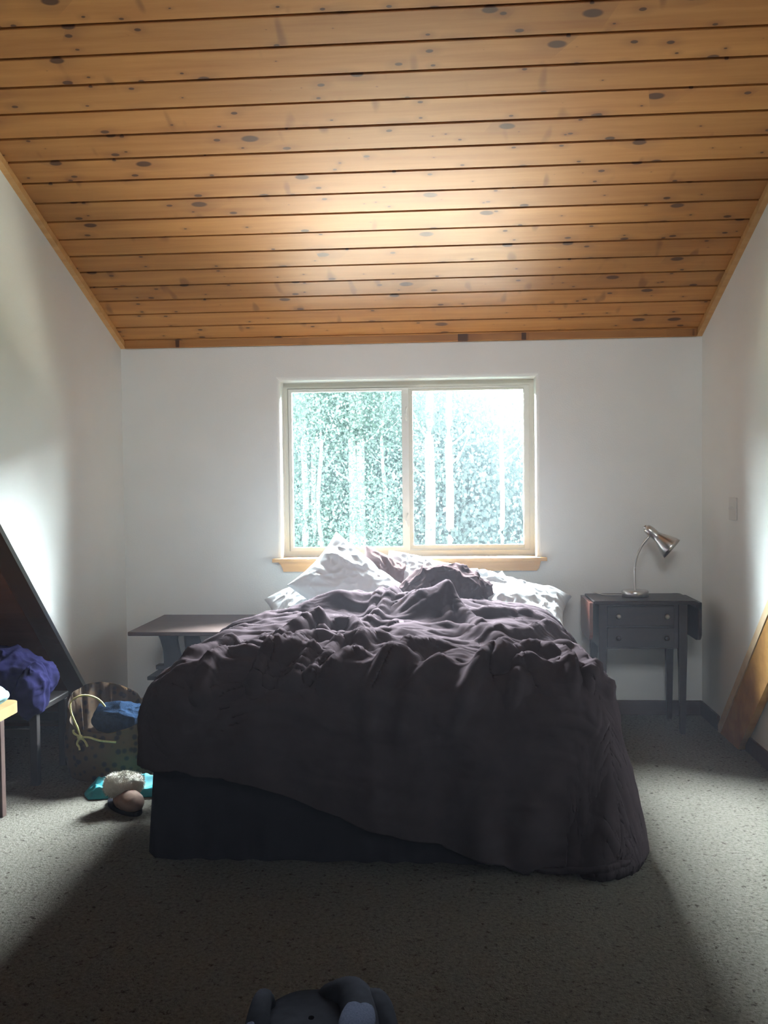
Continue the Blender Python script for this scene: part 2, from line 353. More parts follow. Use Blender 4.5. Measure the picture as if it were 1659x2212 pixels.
# ------------------------------------------------------------------ window
win = empty('window_1', (-.243, .14, .92)); tag(win, kind='structure')
def ringbox(name, x0, x1, z0, z1, w, y0, y1, mat, parent, bevel=.003):
    """rectangular frame; w = (left, right, bottom, top) member widths"""
    bm = bmesh.new(); L_, R_, B_, T_ = w
    o = [(x0, z0), (x1, z0), (x1, z1), (x0, z1)]; i_ = [(x0 + L_, z0 + B_), (x1 - R_, z0 + B_), (x1 - R_, z1 - T_), (x0 + L_, z1 - T_)]
    rs = [[bm.verts.new((x, y, z)) for x, z in q] for q, y in ((o, y0), (i_, y0), (i_, y1), (o, y1))]
    for a, b in zip(rs, rs[1:] + rs[:1]):
        for n in range(4): bm.faces.new((a[n], a[(n + 1) % 4], b[(n + 1) % 4], b[n]))
    ob = from_bm(name, bm, mat, None, bevel=bevel, seg=2)
    ob.parent = parent; ob.matrix_parent_inverse = Matrix.Translation(-Vector(parent.location)); return ob
def pbox(name, a, b, mat, parent, bevel=.002):
    o = box(name, a, b, mat, None, bevel=bevel); o.parent = parent
    o.matrix_parent_inverse = Matrix.Translation(-parent.matrix_basis.translation); return o
ringbox('frame', -.994, .509, .922, 1.976, (.024, .026, .036, .034), .125, .19, M['vinyl'], win)
ringbox('frame_stop', -.970, .483, .958, 1.942, (.010, .032, .008, .012), .137, .18, M['vinyl_light'], win)
s1 = ringbox('sash', -.962, -.236, .958, 1.938, (.018, .042, .022, .018), .118, .150, M['vinyl_light'], win)
s2 = ringbox('sash', -.256, .462, .962, 1.934, (.042, .014, .026, .016), .145, .178, M['vinyl'], win)
pbox('pane', (-.948, .137, .972), (-.272, .141, 1.926), M['glass'], win, 0)
pbox('pane', (-.222, .160, .98), (.452, .164, 1.924), M['glass'], win, 0)
pbox('insect_screen', (-.222, .182, .975), (.455, .183, 1.93), M['screen'], win, 0)
for z in (1.78, 1.14):
    la = tube('latch', [(-.248, .118, z - .04), (-.254, .104, z - .02), (-.256, .100, z), (-.254, .104, z + .02), (-.248, .118, z + .04)], .006, M['vinyl_light'], None)
    la.parent = win; la.matrix_parent_inverse = Matrix.Translation(-Vector(win.location))
# stool and apron of pine
sill = prism('window_sill', [(x, y, .904) for x, y in ((-1.045, -.05), (.565, -.05), (.565, 0), (.509, 0), (.509, .13), (-.994, .13), (-.994, 0), (-1.045, 0))], (0, 0, .02), M['pine_trim'], bevel=.005)
tag(sill, kind='structure')
ap = [(-1.008, .904), (-1.012, .896), (-.998, .885), (-.990, .868), (-.984, .846), (.508, .846), (.522, .862), (.528, .885), (.532, .904)]
apr = prism('apron', [(x, -.022, z) for x, z in ap], (0, .022, 0), M['pine_trim'], sill, bevel=.003)

# light switch
sw = empty('light_switch', (XR, -.60, 1.215)); tag(sw, 'white double light switch plate on the right wall above the lamp', 'light switch')
box('plate', (-.009, -.060, -.058), (0, .060, .058), M['plate'], sw, bevel=.003)
for dy in (-.023, .023):
    bm = bmesh.new(); add_box(bm, (-.012, dy, .003), (.020, .009, .011), Euler((0, math.radians(25), 0))); from_bm('toggle', bm, M['plate'], sw, bevel=.002)
    for dz in (-.033, .033):
        lathe('screw', [(.0035, 0), (.003, .002)], M['chrome'], sw, 10, Matrix.Translation((-.006, dy, dz)) @ Matrix.Rotation(-PI / 2, 4, 'Y'))

# ------------------------------------------------------------------ bed
BX0, BX1, BY0, BY1 = -1.09, .53, -2.12, -.07
bed = empty('bed', ((BX0 + BX1) / 2, (BY0 + BY1) / 2, 0)); tag(bed, 'double bed with white sheet and dark base standing under the window', 'bed')
def pb(o, parent): o.parent = parent; o.matrix_parent_inverse = Matrix.Translation(-Vector(parent.location)); return o
def slab(name, x0, x1, y0, y1, z0, z1, r, mat, parent, n=6):
    bm = bmesh.new(); add_box(bm, ((x0 + x1) / 2, (y0 + y1) / 2, (z0 + z1) / 2), (x1 - x0, y1 - y0, z1 - z0))
    o = from_bm(name, bm, mat, None, True, bevel=r, seg=n); return pb(o, parent)
slab('mattress', BX0, BX1, BY0, BY1, .36, .600, .06, M['white'], bed)
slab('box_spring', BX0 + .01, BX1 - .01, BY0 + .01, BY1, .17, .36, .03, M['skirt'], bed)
# bed skirt: a gathered cloth down to the carpet
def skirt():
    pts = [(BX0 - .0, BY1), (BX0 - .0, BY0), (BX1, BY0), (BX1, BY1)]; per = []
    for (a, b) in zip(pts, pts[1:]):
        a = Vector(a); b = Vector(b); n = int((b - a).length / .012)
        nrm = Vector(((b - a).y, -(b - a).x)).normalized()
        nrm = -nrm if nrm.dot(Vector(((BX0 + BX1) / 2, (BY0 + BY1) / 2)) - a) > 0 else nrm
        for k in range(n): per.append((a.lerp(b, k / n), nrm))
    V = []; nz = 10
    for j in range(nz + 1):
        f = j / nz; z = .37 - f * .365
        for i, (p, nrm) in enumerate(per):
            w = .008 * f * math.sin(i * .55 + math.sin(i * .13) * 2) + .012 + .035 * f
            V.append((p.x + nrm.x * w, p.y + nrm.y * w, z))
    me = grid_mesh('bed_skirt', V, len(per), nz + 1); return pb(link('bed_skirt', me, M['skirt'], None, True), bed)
skirt()

def seg_ridge(X, Y, line, w):
    """distance to a polyline, tapered at its ends"""
    best = np.full(X.shape, 9.); tap = np.zeros(X.shape); L = [math.dist(a, b) for a, b in zip(line, line[1:])]; tot = sum(L); acc = 0
    for (a, b), l in zip(zip(line, line[1:]), L):
        dx, dy = b[0] - a[0], b[1] - a[1]; t = np.clip(((X - a[0]) * dx + (Y - a[1]) * dy) / (l * l + 1e-9), 0, 1)
        d = np.hypot(X - a[0] - t * dx, Y - a[1] - t * dy); m = d < best; best[m] = d[m]; tap[m] = ((acc + t * l) / tot)[m]; acc += l
    e = np.clip(np.minimum(tap, 1 - tap) * 6 + .25, 0, 1)
    q = best / (w * .85)
    return (np.exp(-np.sqrt(q * q + .012) * 1.5) - .28 * np.exp(-((q - 1.6) / 1.1) ** 2)) * e
RIDGES = [
    ([(-0.935, -2.25), (-0.9, -2.242), (-0.896, -2.073), (-0.861, -1.957), (-0.779, -1.977), (-0.699, -1.986), (-0.627, -1.956), (-0.546, -1.975), (-0.449, -1.984)], 0.03, 0.05),
    ([(-1.01, -2.074), (-0.986, -1.958), (-0.93, -1.845), (-0.879, -1.769), (-0.79, -1.801), (-0.727, -1.844), (-0.64, -1.885), (-0.613, -1.724), (-0.553, -1.667), (-0.481, -1.667), (-0.404, -1.689)], 0.03, 0.05),
    ([(-0.779, -1.792), (-0.744, -1.691), (-0.693, -1.584), (-0.648, -1.51), (-0.625, -1.419), (-0.565, -1.366), (-0.509, -1.326), (-0.434, -1.326), (-0.371, -1.511)], 0.034, 0.06),
    ([(-0.679, -1.739), (-0.674, -1.613), (-0.605, -1.589), (-0.542, -1.637)], 0.025, 0.04),
    ([(-0.71, -2.207), (-0.683, -2.066), (-0.655, -1.981)], 0.022, 0.035),
    ([(-0.672, -2.181), (-0.645, -2.0), (-0.619, -1.931)], 0.022, 0.035),
    ([(-0.566, -2.163), (-0.538, -2.027), (-0.501, -1.931)], 0.022, 0.035),
    ([(-0.514, -2.18), (-0.482, -2.064), (-0.435, -1.998)], 0.022, 0.035),
    ([(-0.461, -2.217), (-0.417, -2.085), (-0.375, -2.019), (-0.314, -2.0)], 0.026, 0.04),
    ([(-0.482, -1.975), (-0.44, -1.789), (-0.377, -1.746), (-0.341, -1.535), (-0.295, -1.486)], 0.03, 0.05),
    ([(-0.386, -1.912), (-0.355, -1.766), (-0.315, -1.677), (-0.248, -1.665)], 0.026, 0.05),
    ([(-0.309, -2.426), (-0.295, -2.285), (-0.249, -2.193), (-0.196, -2.067), (-0.131, -2.0)], 0.035, 0.05),
    ([(-0.624, -1.175), (-0.593, -1.329), (-0.525, -1.559)], 0.02, 0.04),
    ([(-0.38, -1.074), (-0.342, -0.835), (-0.284, -0.679)], 0.02, 0.05),
    ([(-0.384, -1.341), (-0.335, -1.112), (-0.279, -0.841), (-0.216, -0.572), (-0.125, -0.476)], 0.03, 0.06),
    ([(-0.086, -0.477), (-0.029, -0.872), (0.007, -1.194)], 0.02, 0.05),
    ([(-0.091, -0.873), (0.02, -1.052), (0.1, -1.217), (0.145, -1.512), (0.224, -1.609), (0.325, -1.513), (0.444, -1.291), (0.526, -1.178)], 0.034, 0.07),
    ([(-0.061, -2.459), (0.013, -2.313), (0.057, -2.205), (0.125, -2.034), (0.175, -1.957), (0.196, -2.08)], 0.038, 0.05),
    ([(0.149, -2.121), (0.199, -2.02), (0.263, -1.923), (0.344, -1.862), (0.409, -1.971)], 0.032, 0.05),
    ([(0.203, -2.255), (0.26, -2.064), (0.321, -2.091)], 0.03, 0.04),
    ([(0.403, -1.757), (0.466, -1.821), (0.499, -1.982), (0.514, -2.18)], 0.034, 0.045),
    ([(0.411, -1.786), (0.43, -1.949), (0.426, -2.192)], 0.028, 0.04),
    ([(-0.302, -2.34), (-0.288, -2.21), (-0.225, -2.068), (-0.159, -1.914), (-0.062, -1.852), (0.035, -1.852)], 0.03, 0.06),
    ([(-0.202, -2.423), (-0.162, -2.259), (-0.086, -2.112), (-0.004, -2.02)], 0.03, 0.06),
    ([(-0.944, -1.832), (-0.864, -1.689), (-0.749, -1.583), (-0.652, -1.522), (-0.57, -1.314), (-0.437, -1.273), (-0.387, -1.315)], 0.026, 0.05),
    ([(-0.711, -2.209), (-0.681, -2.039), (-0.589, -1.962)], 0.024, 0.04),
    ([(-0.066, -1.305), (0.057, -1.398), (0.169, -1.595), (0.251, -1.783)], 0.02, 0.06),
    ([(0.061, -1.093), (0.194, -1.034), (0.327, -1.02), (0.468, -1.126)], 0.02, 0.06),
    ([(0.489, -1.308), (0.554, -1.5), (0.586, -1.834), (0.574, -2.158)], 0.02, 0.05)]
def duvet():
    nu, nv = 420, 340
    uc, hw = (BX0 + BX1) / 2, (BX1 - BX0) / 2 - .13
    L = -BY0 - .10
    i = np.linspace(0, 1, nu)[None, :].repeat(nv, 0); j = np.linspace(0, 1, nv)[:, None].repeat(nu, 1)
    Sl = .46; Sr = .62 + .22 * j
    U = uc - hw - Sl + i * (2 * hw + Sl + Sr)
    head = np.interp(U, [-1.5, -1.08, -.75, -.45, -.1, .2, .5, 1.2], [1.2, 1.05, .84, .74, .66, .60, .62, .70])
    foot = L + np.interp(U, [-1.7, -1.0, -.7, -.3, .3, .7, 1.4], [.42, .44, .50, .66, .80, .86, .84])
    Vv = head + (foot - head) * j
    def base(U, Vv):
        ds = np.where(U > uc + hw, U - uc - hw, np.where(U < uc - hw, U - uc + hw, 0)); dt = np.maximum(Vv - L, 0)
        hyp = np.hypot(ds, dt) + 1e-9; S_ = np.where(ds > 0, Sr, Sl); T_ = foot - L; an = np.arctan2(dt, np.abs(ds)) / (PI / 2)
        lim = S_ + (T_ - S_) * np.clip(an, 0, 1); d = np.where((dt > 0) & (ds != 0), lim * np.maximum(np.abs(ds) / S_, dt / T_), hyp) + 1e-9; r = .19; q = r * PI / 2
        right = np.clip(U - .3, 0, 1); fl_ = .04 + .13 * np.clip(right * 2, 0, 1)
        rest = np.maximum(d - q, 0)
        h = np.where(d < q, r * np.sin(d / r), r + rest * fl_); z = np.where(d < q, -r * (1 - np.cos(d / r)), -r - rest * np.sqrt(1 - fl_ ** 2))
        X = U - ds + ds / hyp * h; Y = -(Vv - dt + dt / hyp * h)
        crown = .03 * (1 - np.clip(np.abs(U - uc) / (hw + .1), 0, 1) ** 2)
        Z = .675 + z + crown
        under = np.clip(.015 - Z, 0, 1); Z = np.where(Z < .015, .015 + .0 * Z, Z)
        X = X + ds / hyp * under * .4; Y = Y - dt / hyp * under * .4
        return np.stack([X, Y, Z], -1), d
    P0, d = base(U, Vv); e = 1e-3
    du = base(U + e, Vv)[0] - base(U - e, Vv)[0]; dv = base(U, Vv + e)[0] - base(U, Vv - e)[0]
    n = np.cross(dv, du); n /= np.linalg.norm(n, axis=-1, keepdims=True) + 1e-12
    n *= np.sign((n[..., 2:] + 1e-6) + (d[..., None] > .25) * 10 * 0)
    X, Y = U, -Vv; Q = np.stack([X, Y, 0 * X], -1).reshape(-1, 3)
    Qw = warp(Q, .10, 3.0, 5)
    D = .018 * fbm(Qw, 2.6, 2, 3).reshape(X.shape) + .034 * np.maximum(fbm(Qw * np.array([.55, 1.7, 1]), 4.5, 2, 21, True).reshape(X.shape), -.2)
    D += .011 * np.maximum(fbm(warp(Q, .07, 5, 9) * np.array([.6, 1.3, 1]), 11, 2, 31, True), -.1).reshape(X.shape)
    top = np.clip(1 - d / .30, 0, 1); dt_ = np.maximum(Vv - L, 0)
    R = np.zeros(X.shape)
    for ln, h, w in RIDGES: R += h * seg_ridge(X, Y, ln, w)
    tp = np.clip(1.35 - d / .30, 0, 1); tp = tp * tp * (3 - 2 * tp)
    D = D * (.22 + .60 * tp) + np.clip(1.3 * R, -.03, .075) * tp
    for ln, h, w in RIDGES: D += .40 * h * seg_ridge(X, Y, ln, w * .35) * tp
    # mounds towards the head
    def g(cx, cy, sx, sy, h, p=2): return h * np.exp(-((np.abs(X - cx) / sx) ** p + (np.abs(Y - cy) / np.where(Y < cy, sy * .62, sy * 1.1)) ** 1.8))
    D += g(-.09, -.98, .20, .17, .125, 1.4) + g(-.46, -.88, .24, .13, .105) + g(.2, -.75, .35, .16, .02) + g(-.05, -.62, .25, .12, .05)
    # hanging folds
    side = np.clip((d - .2) / .5, 0, 1)
    us = np.abs(U - uc); per = np.minimum(Vv - L, 0) + np.maximum(hw - us, 0) * 1.0 - np.arctan2(dt_, np.maximum(us - hw, 1e-6)) * .16 * (us > hw)
    per = np.where(us > hw, np.minimum(Vv - L, 0) + np.arctan2(dt_, us - hw + 1e-6) * .16, .25 + hw - us)
    fold = np.sin(per * 15 + 2 * noise(Q, 2.0, 8).reshape(X.shape)) * .6 + np.sin(per * 26 + 3 * noise(Q, 3.0, 4).reshape(X.shape)) * .4
    D += side * .030 * fold
    P = P0 + n * D[..., None]
    P[..., 2] = np.maximum(P[..., 2], .006)
    me = grid_mesh('duvet', P.reshape(-1, 3), nu, nv); o = link('duvet', me, M['duvet'], None, True)
    so = o.modifiers.new('thickness', 'SOLIDIFY'); so.thickness = .022; so.offset = -1 if n[10, 200, 2] > 0 else 1
    tag(o, 'dark brown rumpled duvet spread over the bed and hanging to the carpet', 'duvet'); return o
duvet()

def pillow(name, mat, size, T, loc, rot, seed, wr=.012, label='', group=None, flange=0, fold=0):
    n = 110; a = np.linspace(-1, 1, n); U, V = np.meshgrid(a, a)
    U = np.sign(U) * np.abs(U) ** .85; V = np.sign(V) * np.abs(V) ** .85
    inner = np.clip(1 - U ** 2, 0, 1) * np.clip(1 - V ** 2, 0, 1)
    th = T * inner ** .38
    pin = 1 - .10 * (1 - V ** 2) ** 1.0 * 0
    X = U * size[0] / 2 * (1 - .09 * (1 - V ** 2)); Y = V * size[1] / 2 * (1 - .09 * (1 - U ** 2))
    Q = np.stack([X, Y, 0 * X], -1).reshape(-1, 3); Qw = warp(Q, .05, 6, seed)
    rad = np.arctan2(Y, X); m = np.clip(inner * 3, 0, 1)
    w1 = (wr * fbm(Qw, 7, 3, seed, True) + .010 * fbm(Q, 3, 2, seed + 3)).reshape(X.shape)
    w1 += wr * .35 * np.sin(rad * 21 + 3 * noise(Q, 5, seed + 1).reshape(X.shape)) * np.clip(np.hypot(U, V) - .35, 0, 1) * m
    Zt = th + w1 * (.25 + .75 * m); Zb = -th * .8 - .3 * w1 * m - .004
    if fold: bend = fold * (X / size[0] * 2) ** 2; Zt = Zt - bend; Zb = Zb - bend
    Vt = np.stack([X, Y, Zt], -1).reshape(-1, 3); Vb = np.stack([X, Y, Zb], -1)[::-1].reshape(-1, 3)
    # a closed tube: top sheet then bottom sheet, seams welded
    me = grid_mesh(name, np.vstack([Vt, Vb]), n, 2 * n)
    bm = bmesh.new(); bm.from_mesh(me)
    bm.verts.ensure_lookup_table()
    tot = n * 2 * n
    fs = []
    for j in range(n - 1):   # side seams: columns 0 and n-1
        for c in (0, n - 1):
            a1, a2 = bm.verts[j * n + c], bm.verts[(j + 1) * n + c]; jb = 2 * n - 1 - j
            b1, b2 = bm.verts[jb * n + c], bm.verts[(jb - 1) * n + c]
            try: bm.faces.new((a1, a2, b2, b1))
            except ValueError: pass
    for c in range(n - 1):
        try: bm.faces.new((bm.verts[c], bm.verts[c + 1], bm.verts[(2 * n - 1) * n + c + 1], bm.verts[(2 * n - 1) * n + c]))
        except ValueError: pass
    bmesh.ops.recalc_face_normals(bm, faces=bm.faces); bm.to_mesh(me); bm.free()
    o = link(name, me, mat, None, True); o.location = loc; o.rotation_euler = [math.radians(x) for x in rot]
    tag(o, label, 'pillow', group); return o
# rot: X tilt, Y tilt, Z turn
pillow('pillow', M['white'], (.66, .46), .075, (-.68, -.37, .725), (30, -22, 10), 3, .020, 'white pillow lying flattest, at the left edge of the bed')
pillow('pillow', M['white'], (.60, .44), .085, (-.52, -.42, .775), (52, 38, -6), 11, .020, 'white pillow propped with one corner pointing up to the window sill')
pillow('pillow', M['mauve'], (.40, .34), .055, (-.33, -.30, .80), (58, 24, 14), 19, .024, 'mauve crumpled pillow under the middle of the window')
pillow('pillow', M['white'], (.40, .34), .10, (-.19, -.22, .805), (48, 12, -4), 27, .022, 'white round-topped pillow behind the bunched brown blanket')
pillow('pillow', M['white'], (.68, .50), .090, (.31, -.37, .715), (17, 12, -8), 35, .030, 'white crumpled pillow at the right edge of the bed')

def blob(name, mat, c, rad, amp, seed, label=None, cat=None, parent=None, freq=6, ridge=True, flat=None, nu=120, nv=80, rz=0, sq=1.0):
    th = np.linspace(0, 2 * PI, nu, endpoint=False)[None, :].repeat(nv, 0); ph = np.linspace(-PI / 2 + .02, PI / 2 - .02, nv)[:, None].repeat(nu, 1)
    f = lambda t: np.sign(t) * np.abs(t) ** sq
    D = np.stack([np.cos(ph) * np.cos(th), np.cos(ph) * np.sin(th), np.sin(ph)], -1)
    B = np.stack([f(D[..., 0]) * rad[0], f(D[..., 1]) * rad[1], f(D[..., 2]) * rad[2]], -1)
    Q = B.reshape(-1, 3); w = fbm(warp(Q, .06, 5, seed), freq, 3, seed, ridge).reshape(th.shape)
    w2 = fbm(Q, freq * .4, 2, seed + 5).reshape(th.shape)
    B = B + D * (amp * w + amp * 1.2 * w2)[..., None]
    if flat is not None: B[..., 2] = np.maximum(B[..., 2], flat)
    me = grid_mesh(name, B.reshape(-1, 3), nu, nv, True); o = link(name, me, mat, parent, True); o.location = c; o.rotation_euler = (0, 0, rz)
    if label: tag(o, label, cat)
    return o
blob('blanket', M['blanket'], (-.01, -.52, .775), (.215, .145, .12), .048, 5, 'brown blanket bunched up between the pillows in the middle of the bed', 'blanket', freq=8, flat=-.13, nu=220, nv=150)

# ------------------------------------------------------------------ trestle side table, left of the bed
st = empty('side_table', (-1.38, -.36, 0)); tag(st, 'dark wooden trestle side table in the left corner, partly behind the bed', 'side table')
# top overhangs, slanted view of the left end
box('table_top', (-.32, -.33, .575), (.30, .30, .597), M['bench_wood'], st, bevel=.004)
def plank_leg(y):
    l = [(-.205, .575), (-.185, .53), (-.172, .48), (-.168, .42), (-.172, .36), (-.19, .30), (-.2, .2), (-.2, 0)]
    r = [(.0, 0), (.0, .2), (-.01, .30), (-.045, .36), (-.07, .42), (-.085, .48), (-.095, .53), (-.09, .575)]
    prism('leg', [(x, y, z) for x, z in l + r], (0, .025, 0), M['bench_dark'], st, bevel=.003)
    prism('leg', [(-x + .02, y, z) for x, z in l + r], (0, .025, 0), M['bench_dark'], st, bevel=.003)
plank_leg(-.20); plank_leg(.20)
box('stretcher', (-.27, -.03, .335), (.27, .03, .36), M['bench_dark'], st, bevel=.003)
box('shelf', (-.25, -.24, .32), (.25, .24, .34), M['bench_dark'], st, bevel=.003)

# ------------------------------------------------------------------ drop-leaf table, right of the bed
dt = empty('drop_leaf_table', (1.02, -.25, 0)); tag(dt, 'dark cherry drop leaf side table with drawers standing right of the bed', 'side table')
x0, x1, y0, y1 = -.25, .255, -.19, .15
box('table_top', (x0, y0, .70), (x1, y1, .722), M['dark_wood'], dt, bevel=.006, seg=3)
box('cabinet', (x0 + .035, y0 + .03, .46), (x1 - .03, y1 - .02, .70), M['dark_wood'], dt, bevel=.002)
for (za, zb) in ((.585, .69), (.468, .575)):
    dr = box('drawer', (x0 + .075, y0 + .018, za), (x1 - .075, y0 + .035, zb), M['dark_wood'], dt, bevel=.003)
    for kx in (-.118, .137):
        lathe('knob', [(.005, 0), (.005, .010), (.012, .014), (.014, .020), (.011, .026), (.004, .028)], M['knob'] if za > .5 else M['dark_wood'], dr, 16,
              Matrix.Translation((kx, y0 + .018, (za + zb) / 2)) @ Matrix.Rotation(PI / 2, 4, 'X'))
def leaf_prof(x, t, mat, nm, out):
    r = .045; pts = [(y0, .712), (y0, .505 + r)] + [(y0 + r - r * math.cos(a), .505 + r - r * math.sin(a)) for a in np.linspace(.3, PI / 2, 4)]
    pts += [(y1 - r + r * math.sin(a), .505 + r - r * math.cos(a)) for a in np.linspace(0, PI / 2, 4)] + [(y1, .712)]
    return prism(nm, [(x, a, b) for a, b in pts], (t, 0, 0), mat, dt, bevel=.004)
leaf_prof(x0 - .022, .018, M['lit_cherry'], 'leaf', -1)['label'] = 'left cherry leaf hanging down, light coloured into its outer face'
leaf_prof(x1 + .045, .018, M['dark_wood'], 'leaf', 1)
# rounded rule joint between the top and the right leaf
bm = bmesh.new(); pr = [(x1 - .01, .722)] + [(x1 + .018 + .045 * math.sin(a), .677 + .045 * math.cos(a)) for a in np.linspace(0, PI / 2, 7)] + [(x1 + .045, .677), (x1 + .03, .70), (x1 - .01, .705)]
for yy in (y0, y1): [bm.verts.new((x, yy, z)) for x, z in pr]
bm.verts.ensure_lookup_table(); n = len(pr); bm.faces.new(bm.verts[:n]); bm.faces.new(bm.verts[n:][::-1])
for i in range(n): bm.faces.new((bm.verts[i], bm.verts[n + i], bm.verts[n + (i + 1) % n], bm.verts[(i + 1) % n]))
from_bm('leaf_hinge', bm, M['dark_wood'], dt)
def leg(x, y):
    bm = bmesh.new(); rs = []
    for z, h in ((.0, .0125), (.03, .014), (.30, .018), (.46, .0215), (.70, .0215)):
        rs.append([bm.verts.new((x + sx * h, y + sy * h, z)) for sx, sy in ((-1, -1), (1, -1), (1, 1), (-1, 1))])
    for a, b in zip(rs, rs[1:]):
        for i in range(4): bm.faces.new((a[i], a[(i + 1) % 4], b[(i + 1) % 4], b[i]))
    bm.faces.new(rs[0][::-1]); bm.faces.new(rs[-1]); from_bm('leg', bm, M['dark_wood'], dt, bevel=.002)
for lx in (x0 + .05, x1 - .032):
    for ly in (y0 + .03, y1 - .01): leg(lx, ly)

# lamp
lamp = empty('desk_lamp', (1.026, -.25, .722)); tag(lamp, 'brushed metal gooseneck desk lamp standing on the drop leaf table', 'lamp')
lathe('base', [(.0, 0), (.070, 0), (.073, .004), (.073, .030), (.070, .035), (.0, .036)], M['metal'], lamp, 40, cap=False)
tube('neck', [(0, .0, .03), (-.001, 0, .10), (.000, 0, .17), (.015, 0, .235), (.042, 0, .29), (.078, 0, .335)], .0062, M['metal'], lamp, 10, 8)
ax = Vector((.155, -.035, -.135)).normalized(); hx = Vector((.072, .0, .372))
Mh = Matrix.Translation(hx) @ Vector((0, 0, 1)).rotation_difference(ax).to_matrix().to_4x4()
hd = lathe('lamp_shade', [(.0, -.022), (.016, -.018), (.024, -.008), (.027, .008), (.027, .030), (.025, .050), (.028, .062), (.038, .085), (.052, .115), (.062, .145), (.0655, .165), (.0635, .165), (.060, .145), (.050, .115), (.036, .085), (.024, .060), (.0, .055)], M['metal'], lamp, 40, Mh, cap=False)
lathe('end_cap', [(.0, -.030), (.008, -.029), (.012, -.022), (.012, -.016)], M['chrome'], lamp, 20, Mh, cap=False)
lathe('bulb', [(.0, .055), (.012, .06), (.013, .08), (.026, .105), (.029, .125), (.022, .145), (.0, .152)], M['plate'], lamp, 24, Mh, cap=False)
tube('cord', [(-.07, .01, .008), (-.11, .03, .006), (-.15, .05, .004), (-.18, .09, .004), (-.20, .18, .004)], .003, M['plate'], lamp, 6)

# ------------------------------------------------------------------ things on the left
# birch stool with a pale blue folded cloth
so_ = empty('wooden_stool', (-2.06, -1.86, 0)); tag(so_, 'light wooden stool at the left edge, its rounded seat corner catching light', 'stool')
bm = bmesh.new(); pts = []
hx_, hy_, r = .205, .27, .05
for cx, cy, a0 in ((hx_ - r, hy_ - r, 0), (-hx_ + r, hy_ - r, PI / 2), (-hx_ + r, -hy_ + r, PI), (hx_ - r, -hy_ + r, 1.5 * PI)):
    for a in np.linspace(a0, a0 + PI / 2, 6): pts.append((cx + r * math.cos(a), cy + r * math.sin(a), .405))
bm.free(); prism('seat', pts, (0, 0, .045), M['stool_wood'], so_, bevel=.004)
for lx in (-.17, .185):
    for ly in (-.2, .10): box('leg', (lx - .018, ly - .018, 0), (lx + .018, ly + .018, .405), M['bench_wood'], so_, bevel=.003)
for ly in (-.2, .10): box('rail', (-.17, ly - .01, .30), (.17, ly + .01, .34), M['bench_wood'], so_, bevel=.003)
blob('folded_cloth', M['paleblue'], (-1.995, -1.75, .492), (.14, .16, .045), .016, 12, 'pale blue cloth lying folded on the light wooden stool', 'cloth', freq=5, flat=-.038)
# dark chair behind with a heaped jacket
ch = empty('dark_chair', (-2.12, -1.22, 0)); tag(ch, 'dark wooden chair in the shade behind the stool, heaped with a blue jacket', 'chair')
box('seat', (-.24, -.17, .33), (.235, .20, .36), M['bench_dark'], ch, bevel=.006)
for lx in (-.215, .215):
    for ly in (-.14, .17): box('leg', (lx - .018, ly - .018, 0), (lx + .018, ly + .018, .33), M['bench_dark'], ch, bevel=.003)
for ly in (-.14, .17): box('rail', (-.21, ly - .008, .22), (.21, ly + .008, .26), M['bench_dark'], ch, bevel=.002)
box('backrest', (-.24, -.17, .36), (-.215, .20, .62), M['bench_dark'], ch, bevel=.005)
jk = blob('jacket', M['denim'], (-2.13, -1.24, .46), (.27, .19, .135), .035, 41, 'purple blue jacket heaped on the dark chair at the left', 'jacket', freq=6, flat=-.098)
blob('sleeve', M['denim'], (.205, -.10, -.03), (.065, .10, .135), .03, 43, parent=jk, freq=9, nu=70, nv=50)

# printed bag with yellow cord and a navy sweater in it
bag = empty('tote_bag', (-1.62, -1.16, 0)); tag(bag, 'brown printed fabric bag with a yellow tie cord standing left of the bed', 'bag')
def bag_body():
    nu, nv = 140, 40; V = []
    for j in range(nv):
        f = j / (nv - 1); z = .30 * f
        for i in range(nu):
            a = 2 * PI * i / nu; r = 1 + .10 * math.sin(PI * min(f * 1.2, 1)) + .03 * math.sin(a * 7 + f * 5) * f + .02 * math.sin(a * 15 + 2) * f
            dip = .07 * max(0, -math.sin(a)) * f + (.09 * max(0, math.sin(a - .25)) ** 3 * f) * -1 - .07 * f * max(0, math.cos(a - 2.8)) ** 4
            V.append((.20 * r * math.cos(a), .155 * r * math.sin(a), z - dip * f))
    for i in range(nu):
        a = 2 * PI * i / nu; V.append((.17 * math.cos(a), .13 * math.sin(a), .16))
    o = link('body', grid_mesh('body', V, nu, nv + 1, True), M['print'], bag, True)
    bm = bmesh.new(); bm.from_mesh(o.data); bm.verts.ensure_lookup_table(); bm.faces.new([bm.verts[i] for i in range(nu)][::-1]); bm.faces.new([bm.verts[nv * nu + i] for i in range(nu)]); bm.to_mesh(o.data); bm.free()
bag_body()
tube('cord', [(-.085, -.165, .215), (-.10, -.165, .26), (-.13, -.16, .33), (-.135, -.14, .375), (-.09, -.11, .395), (-.04, -.08, .375), (-.01, -.06, .335), (0, -.05, .30)], .0045, M['rope'], bag, 8)
for pts in ([(-.085, -.17, .215), (-.11, -.178, .235), (-.115, -.175, .25)], [(-.085, -.172, .215), (-.095, -.182, .19), (-.085, -.186, .175), (-.08, -.19, .16)],
            [(-.085, -.172, .215), (-.06, -.18, .20), (-.045, -.184, .175)], [(-.085, -.17, .215), (-.04, -.175, .215), (.01, -.172, .20), (.08, -.16, .19)]):
    tube('bow', pts, .005, M['rope'], bag, 6)
blob('knot', M['rope'], (-.085, -.172, .215), (.012, .010, .012), .002, 3, parent=bag, nu=16, nv=10)
